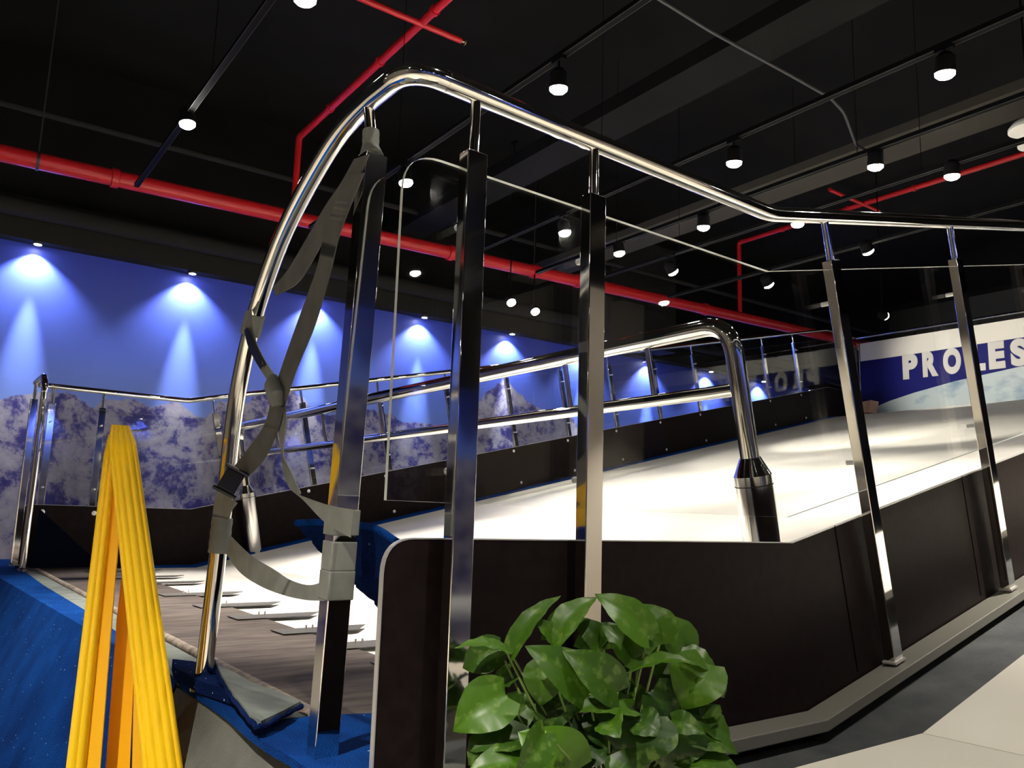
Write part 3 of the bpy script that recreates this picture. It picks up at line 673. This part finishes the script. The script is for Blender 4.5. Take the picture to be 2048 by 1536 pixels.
# blue strip along the gate (wavy edge)
rb=random.Random(3)
L1=[(365,1368),(420,1400),(455,1425),(500,1462),(540,1490),(580,1515),(622,1545)]; L2=[(345,1322),(390,1340),(440,1362),(500,1400),(560,1440),(640,1430),(780,1425)]
mb=MB(); top=[aZ(*p,GZ+.004) for p in L2]; bot=[aZ(p[0],p[1]+rb.uniform(-3,3),GZ+.004) for p in L1]
ext=[aZ(780,1425,GZ+.004),aZ(800,1560,GZ+.004)]
mb.prism(top+[ext[1]]+list(reversed(bot)), Vector((0,0,-.018))); tag(mb.build('blue_carpet_strip', M['carpet']), 'narrow blue carpet strip with white specks at the foot of the near gate','carpet')
# small raised blue lip round the foot of the gate tube
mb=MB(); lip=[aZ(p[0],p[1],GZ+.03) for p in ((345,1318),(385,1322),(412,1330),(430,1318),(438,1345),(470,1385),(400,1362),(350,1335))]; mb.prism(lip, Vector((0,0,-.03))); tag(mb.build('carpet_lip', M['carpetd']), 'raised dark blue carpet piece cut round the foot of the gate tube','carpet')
# folded rubber mat corner
t=thing('folded_mat', aZ(520,1400,GZ), 'grey green carpet corner folded back beside the entry plate', 'mat')
g=[aZ(431,1322,GZ+.045),aZ(500,1362,GZ+.03),aZ(602,1402,GZ+.025),aZ(568,1420,GZ+.03),aZ(522,1442,GZ+.03),aZ(500,1428,GZ+.035),aZ(466,1385,GZ+.04),aZ(445,1352,GZ+.045)]
mb=MB(); mb.prism(g, Vector((0,0,-.010))); mb.build('backing', M['rubber'], t)
mb=MB(); e=[g[0],g[7],g[6],g[5],g[4],g[3],g[2]]; ee=spline([v-Vector((0,0,.012)) for v in e],6)
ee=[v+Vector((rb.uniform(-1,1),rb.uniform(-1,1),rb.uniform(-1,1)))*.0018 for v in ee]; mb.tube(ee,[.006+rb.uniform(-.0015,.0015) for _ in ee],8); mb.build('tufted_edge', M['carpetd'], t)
# upright carpet wing at the near gate and its dark twin at the far gate
t=thing('carpet_wing', aY(700,1100,1.2), 'dark blue carpet wing curling up behind the strapped post', 'carpet')
TP=[(590,1046,1.36),(640,1045,1.30),(700,1051,1.22),(745,1056,1.14),(790,1084,1.06)]; BT=[(594,1052,1.36),(645,1108,1.32),(700,1162,1.24),(760,1216,1.13),(800,1255,1.06)]
tp=spline([aY(*p) for p in TP],5); bt=spline([aY(*p) for p in BT],5)
mb=MB(); d=Vector((.012,.008,0))
for i in range(len(tp)-1):
    j=[rb.uniform(-.004,.004) for _ in range(2)]
    mb.hexa([bt[i]+ZZ*j[0],bt[i+1]+ZZ*j[1],bt[i+1]+d+ZZ*j[1],bt[i]+d+ZZ*j[0],tp[i],tp[i+1],tp[i+1]+d,tp[i]+d])
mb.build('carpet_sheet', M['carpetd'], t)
mb=MB(); mb.tube([p+d*.5 for p in tp], .008, 8); mb.build('tufted_edge', M['carpet'], t)
mb=MB(); yy=5.28; q=[U(.77,yy,-.02),U(1.10,yy-.12,-.335),U(.74,yy-.12,-.335)]; mb.prism(q, Vector((0,.015,0))); tag(mb.build('carpet_wing', M['darkwing']), 'dark triangular carpet wing at the far gate corner, against the board', 'carpet')
# white deck in the foreground
t=thing('white_deck', U(2,.2,-.36), 'cream white panelled deck at the lower right, below the grey felt', 'deck')
mb=MB(); yb=.752; ya=.36
def dprof(y,x0): return [(x0,-.346),(1.50,-.346),(5.2,-.346+TA*3.7)]
xs=[.98,1.50,2.05,2.6,3.15,3.7,4.4]
for i in range(len(xs)-1):
    mb=MB(); x0,x1=xs[i]+.0012,xs[i+1]-.0012; zz=lambda x:-.346+max(0,x-1.5)*TA
    d=ZZ*(-.03); a,b,c,e=U(x0,ya,zz(x0)),U(x1,ya,zz(x1)),U(x1,yb,zz(x1)),U(x0,yb,zz(x0)); mb.hexa([a+d,b+d,c+d,e+d,a,b,c,e]); mb.build('deck_panel', M['whitedeck'], t)
mb=MB(); mb.box(U(2.7,.53,-.765), Vector((S*1.7,0,0)), Vector((0,S*.13,0)), ZZ*S*.38); mb.build('deck_base', M['darkwall'], t)

# ================================================================== STRAPS
def ribbon(mb, pts, x, th=.0022, sub=6):
    """pts: (px left, py left, px right, py right, dx) edge pairs lying near the gate plane"""
    Lp=spline([aX(p[0],p[1],x+(p[4] if len(p)>4 else 0)) for p in pts],sub); Rp=spline([aX(p[2],p[3],x+(p[5] if len(p)>5 else (p[4] if len(p)>4 else 0))) for p in pts],sub)
    for i in range(len(Lp)-1):
        w_=(Rp[i]-Lp[i]); t_=(Lp[i+1]-Lp[i]); n=w_.cross(t_)
        n=n.normalized()*th if n.length>1e-9 else Vector((th,0,0))
        w2=(Rp[i+1]-Lp[i+1])
        mb.hexa([Lp[i],Rp[i],Rp[i+1],Lp[i+1],Lp[i]+n,Rp[i]+n,Rp[i+1]+n,Lp[i+1]+n])
G=.540
t=thing('webbing_strap', aX(600,800,G), 'grey webbing strap with black buckle tied between the gate tube and the first post', 'strap')
mb=MB(); ribbon(mb,[(708,318,738,308),(680,368,706,378),(650,412,690,420),(612,478,652,472),(575,540,600,560),(545,575,552,592,.01)],G); mb.build('upper_web', M['strapd'], t)
mb=MB(); ribbon(mb,[(690,352,728,345),(668,410,700,412),(648,470,676,478),(632,540,660,545),(596,640,630,648),(566,725,592,740),(545,790,572,800),(528,850,556,855),(490,905,530,915),(462,940,494,955)],G-.004); mb.build('long_web', M['strapd'], t)
mb=MB(); ribbon(mb,[(436,978,474,1006),(428,1008,462,1022),(424,1035,456,1040)],G-.02); mb.build('lower_web', M['strap'], t)
# buckle
bc=aX(462,962,G-.03); vb=(bc-Vector((0,0,EYE))).normalized(); ax=(aX(480,932,G-.03)-aX(444,992,G-.03)); ax=(ax-vb*ax.dot(vb)).normalized(); sx=ax.cross(vb).normalized()
mb=MB(); mb.box(bc, ax*.026, sx*.023, vb*.006); bk=mb.build('buckle', M['buckle'], t, bevel=.003)
for sg in (-1,1):
    mb=MB(); q=bc+ax*sg*.030-vb*.004; mb.tube([q-sx*.030,q+sx*.030],.0050,12); mb.build('buckle_bar', M['buckle'], bk)
# wraps (bands) round posts and tube
def wrap(pa, pb, r, parent, n=20, m='strap', x=.5, name='wrap', sq=None):
    a=aX(*pa,x); b=aX(*pb,x); mb=MB(); d=(b-a); k=7; pts=[a+d*i/k for i in range(k+1)]
    if sq: 
        axx=d.normalized(); s1=Vector((0,1,0)).cross(axx).normalized(); s2=axx.cross(s1); mb.box((a+b)/2, s1*sq[0], s2*sq[1], d/2)
        return mb.build(name, M[m], parent, bevel=.002)
    mb.tube(pts, [r*(1+.05*(i%2)) for i in range(k+1)], n, smooth=False); return mb.build(name, M[m], parent)
wrap((742,262),(741,308),.0175,t,x=.56)
mb=MB(); mb.tube([aX(741,296,.56),aX(743,313,.56)],[.019,.026],14); mb.build('wrap', M['strap'], t)
wrap((511,628),(500,668),.0255,t,x=.56)
# the thin cord side: from tube wrap down to the knot
mb=MB(); ribbon(mb,[(492,622,502,618,-.004),(490,655,504,655,-.012),(500,700,514,690,-.016),(518,735,530,722,-.014),(538,765,550,752,-.008)],G); mb.build('tail_web', M['strap'], t)
mb=MB(); ribbon(mb,[(488,660,494,655,-.02),(495,690,508,692,-.022),(508,718,520,714,-.022),(520,738,526,732,-.02)],G); mb.build('printed_tail', M['buckle'], t)
mb=MB(); kn=aX(550,782,G-.01); mb.tube([aX(546,752,G-.012),aX(545,770,G-.014),aX(552,790,G-.014),aX(556,812,G-.01)],[.010,.019,.021,.014],12,smooth=False); mb.build('knot', M['strap'], t)

t=thing('loop_strap', aX(560,1150,G), 'pale grey webbing hanging in a loop between the tube foot and the first post', 'strap')
mb=MB(); ribbon(mb,[(550,795,566,800,-.004,-.004),(554,850,572,840,.0,.0),(562,900,566,905),(566,940,584,950),(578,975,600,985),(606,1000,598,990),(650,1045,655,1010),(700,1075,708,1020)],G); mb.build('hanging_web', M['strap'], t)
mb=MB(); ribbon(mb,[(452,1108,460,1072),(480,1145,500,1110),(520,1172,545,1138),(565,1190,580,1160),(610,1200,618,1170),(650,1202,655,1160)],G); mb.build('lower_loop', M['strap'], t)
wrap((445,1036),(437,1105),.0262,t,x=.56)
def pxp(py): f_=(py-312)/(1536-312); return (746+(642-746)*f_, py)
for a_,b_2,k in ((1018,1070,1.20),(1082,1140,1.16),(1140,1198,1.19)):
    wrap(pxp(a_),pxp(b_2),0,t,x=.56,sq=(.0185*S*1.09*k/1.15,.0145*S*1.12*k/1.15))

# ================================================================== YELLOW FOLDING SIGN
D0=1.94
t=thing('folding_sign', aD(250,1765,D0), 'tall yellow ribbed plastic folding sign standing at the lower left', 'sign')
vw=(aD(250,1100,D0)-Vector((0,0,EYE))); vw.z=0; vw.normalize(); rt=Vector((vw.y,-vw.x,0))
def ribbed(name, top, bot, w0, w1, dep, ribs, m, hd=0):
    """ribbed stile between two points; face towards -depth, ribs run lengthwise"""
    mb=MB(); n=26; pr=[]
    ax=(bot-top).normalized(); n0=rt.cross(ax).normalized()
    if n0.dot(vw)<0: n0=-n0
    nx=ribs*8
    for i in range(n+1):
        f_=i/n; c=top.lerp(bot,f_); wd=(w0+(w1-w0)*min(1,f_*1.0))/2
        rd=0
        if f_<.06: rd=(1-math.sqrt(max(0,1-(1-f_/.06)**2)))
        row=[]
        for k in range(nx+1):
            u_=k/nx*2-1; ang=u_*1.15
            rib=.0036*abs(math.sin((k/nx)*ribs*math.pi))
            x=math.sin(ang)/math.sin(1.15)*wd*(1-rd*.35); dpt=(1-math.cos(ang))*.018-rib+rd*dep*.7
            row.append(c+rt*x+n0*dpt)
        row+= [c+rt*wd*(1-rd*.35)+n0*dep, c-rt*wd*(1-rd*.35)+n0*dep]
        pr.append(row)
    mlen=len(pr[0]); vs=[v for r in pr for v in r]; fs=[]
    for i in range(n):
        for k in range(mlen): fs.append((i*mlen+k,i*mlen+(k+1)%mlen,(i+1)*mlen+(k+1)%mlen,(i+1)*mlen+k))
    mb.add(vs,fs,0,True); mb.add(pr[0],[tuple(range(mlen))],0); mb.add(pr[-1],[tuple(range(mlen))],0)
    return mb.build(name, M[m], t)
def pt(px,py,dd=0): return aD(px,py,D0+dd)
ribbed('front_stile', pt(240,850), pt(355,1768,0), .060, .098, .04, 5, 'yellow')
ribbed('front_stile', pt(224,872,.03), pt(126,1768,.03), .027, .049, .035, 2, 'yellow')
# inner flat panel of the left leaf and rear stiles
def slab(name, q, m, dvec):
    mb=MB(); mb.prism(q, dvec); return mb.build(name, M[m], t, bevel=.002)
slab('left_panel', [pt(226,885,.05),pt(243,905,.05),pt(240,1050,.05),pt(224,1240,.05),pt(201,1536,.05),pt(174,1762,.05),pt(142,1762,.05),pt(168,1536,.05),pt(190,1240,.05),pt(212,1050,.05)], 'yellow2', vw*.16)
slab('rear_stile', [pt(254,1060,.11),pt(280,1060,.11),pt(260,1536,.11),pt(240,1745,.11),pt(188,1745,.11),pt(211,1536,.11),pt(233,1240,.11)], 'yellow2', vw*.03)
slab('right_panel', [pt(258,1150,.08),pt(290,1150,.08),pt(312,1548,.08),pt(325,1752,.08),pt(258,1752,.08),pt(264,1548,.08),pt(268,1350,.08)], 'yellow2', vw*.16)
mb=MB(); mb.tube([pt(228,868,.01),pt(236,866,.25)], .008, 12); mb.build('hinge_pin', M['yellow2'], t)

# ================================================================== POTTED PLANT
PD=1.0*S
pc=U(.735,.752,-.385)
t=thing('potted_plant', pc, 'green heart-leaved pothos in front of the dark board, at the bottom of the picture', 'plant')
mb=MB(); mb.tube([pc,pc+ZZ*.005,pc+ZZ*.065,pc+ZZ*.07],[.07,.075,.10,.098],32); mb.build('pot', M['pot'], t)
mb=MB(); mb.tube([pc+ZZ*.062,pc+ZZ*.072],.09,28); mb.build('soil', M['soil'], t)
root=pc+ZZ*.07
verts=[];faces=[];tone=[]
def leaf(base, tip, wid, rollang, tn, curl=.18, fold=.35):
    ax=(tip-base); ln=ax.length; ax.normalize()
    view=((base+tip)/2-Vector((0,0,EYE))).normalized()
    sd=ax.cross(view).normalized(); nm=sd.cross(ax).normalized()          # nm faces roughly away/towards viewer
    if nm.dot(view)>0: nm=-nm
    R_=Matrix.Rotation(rollang,3,ax); sd=R_@sd; nm=R_@nm
    n=12; o=len(verts); m_=4
    for i in range(n+1):
        f_=i/n
        hw=wid/2*2.45*(f_+.05)**.48*(1-f_)**.95 if f_<1 else 0
        back=-.10*ln*(max(0,1-f_*4))
        z=math.sin(f_*math.pi)*curl*ln*.55-curl*ln*.5*f_**3
        for k in range(-m_,m_+1):
            u_=k/m_; x=u_*hw
            p=base+ax*(f_*ln+ back*abs(u_)**1.2*1.2)+sd*x+nm*(z - (-fold)*abs(x)*.9*(1-.25*abs(u_)) + .0015*math.sin(f_*22+u_*3)*abs(u_))
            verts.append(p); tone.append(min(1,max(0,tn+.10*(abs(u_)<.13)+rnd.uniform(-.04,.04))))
    wn=2*m_+1
    for i in range(n):
        for k in range(wn-1): faces.append((o+i*wn+k,o+i*wn+k+1,o+(i+1)*wn+k+1,o+(i+1)*wn+k))
stems=MB()
def petiole(base):
    r0=root+Vector((rnd.uniform(-.035,.035),rnd.uniform(-.035,.035),-.01)); mid=(r0*.55+base*.45)+Vector((rnd.uniform(-.01,.01),rnd.uniform(-.01,.01),.02)); mid.x=r0.x*.4+base.x*.6; mid.y=r0.y*.4+base.y*.6
    stems.tube(spline([r0,mid,base],7), .0021, 6)
LV=[ # base px, tip px, width px, depth offsets base/tip (m), roll, tone
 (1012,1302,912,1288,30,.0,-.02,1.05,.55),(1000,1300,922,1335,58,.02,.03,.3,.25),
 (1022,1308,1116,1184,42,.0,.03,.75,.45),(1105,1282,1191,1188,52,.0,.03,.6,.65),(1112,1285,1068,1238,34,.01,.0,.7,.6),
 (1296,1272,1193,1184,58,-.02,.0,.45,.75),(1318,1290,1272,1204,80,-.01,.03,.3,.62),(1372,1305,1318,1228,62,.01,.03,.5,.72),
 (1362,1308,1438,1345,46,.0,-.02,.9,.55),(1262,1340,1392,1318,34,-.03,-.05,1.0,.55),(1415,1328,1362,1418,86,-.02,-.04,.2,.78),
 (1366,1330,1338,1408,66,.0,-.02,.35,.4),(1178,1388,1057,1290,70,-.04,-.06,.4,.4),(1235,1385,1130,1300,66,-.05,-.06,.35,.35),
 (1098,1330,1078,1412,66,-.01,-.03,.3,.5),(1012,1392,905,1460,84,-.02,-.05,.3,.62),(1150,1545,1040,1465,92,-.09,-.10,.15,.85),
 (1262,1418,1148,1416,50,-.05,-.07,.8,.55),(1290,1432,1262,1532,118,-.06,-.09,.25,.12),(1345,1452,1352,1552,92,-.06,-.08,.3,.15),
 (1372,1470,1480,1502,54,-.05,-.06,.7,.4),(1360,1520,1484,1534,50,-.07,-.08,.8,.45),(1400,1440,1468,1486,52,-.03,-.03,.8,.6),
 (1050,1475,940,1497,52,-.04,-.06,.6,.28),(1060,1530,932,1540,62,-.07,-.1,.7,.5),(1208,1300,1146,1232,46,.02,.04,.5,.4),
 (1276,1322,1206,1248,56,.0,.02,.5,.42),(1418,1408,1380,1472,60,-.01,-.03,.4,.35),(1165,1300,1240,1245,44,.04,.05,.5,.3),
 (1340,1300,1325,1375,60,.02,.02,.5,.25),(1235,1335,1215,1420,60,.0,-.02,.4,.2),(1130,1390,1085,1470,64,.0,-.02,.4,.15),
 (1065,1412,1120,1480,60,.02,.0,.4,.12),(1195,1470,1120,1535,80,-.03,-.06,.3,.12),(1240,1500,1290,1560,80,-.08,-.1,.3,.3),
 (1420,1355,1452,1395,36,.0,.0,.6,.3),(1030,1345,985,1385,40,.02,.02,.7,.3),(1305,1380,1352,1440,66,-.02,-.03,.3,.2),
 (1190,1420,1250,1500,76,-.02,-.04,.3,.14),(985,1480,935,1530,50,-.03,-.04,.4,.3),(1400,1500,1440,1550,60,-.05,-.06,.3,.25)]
for bx,by,tx,ty,wp,db,dt_,rl,tn in LV:
    b_=aD(bx,by,PD+db); tp_=aD(tx,ty,PD+dt_); leaf(b_,tp_,wp/FPX*PD*1.25,rl*(1 if tx<bx else -1),tn); petiole(b_)
for i in range(46):     # inner and rear foliage that fills the crown
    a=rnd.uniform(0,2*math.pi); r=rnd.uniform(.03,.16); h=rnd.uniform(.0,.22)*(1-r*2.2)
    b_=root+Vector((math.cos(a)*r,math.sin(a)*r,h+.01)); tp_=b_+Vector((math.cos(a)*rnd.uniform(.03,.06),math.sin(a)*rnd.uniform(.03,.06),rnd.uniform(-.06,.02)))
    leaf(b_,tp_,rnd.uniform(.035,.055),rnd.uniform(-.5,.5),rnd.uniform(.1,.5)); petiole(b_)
me=bpy.data.meshes.new('foliage'); me.from_pydata([v-pc for v in verts],[],faces); me.materials.append(M['leaf'])
at=me.attributes.new('tone','FLOAT','POINT')
for i,v in enumerate(tone): at.data[i].value=v
for p in me.polygons: p.use_smooth=True
o=bpy.data.objects.new('foliage',me); C.objects.link(o); o.parent=t
stems.build('stems', M['stem'], t)
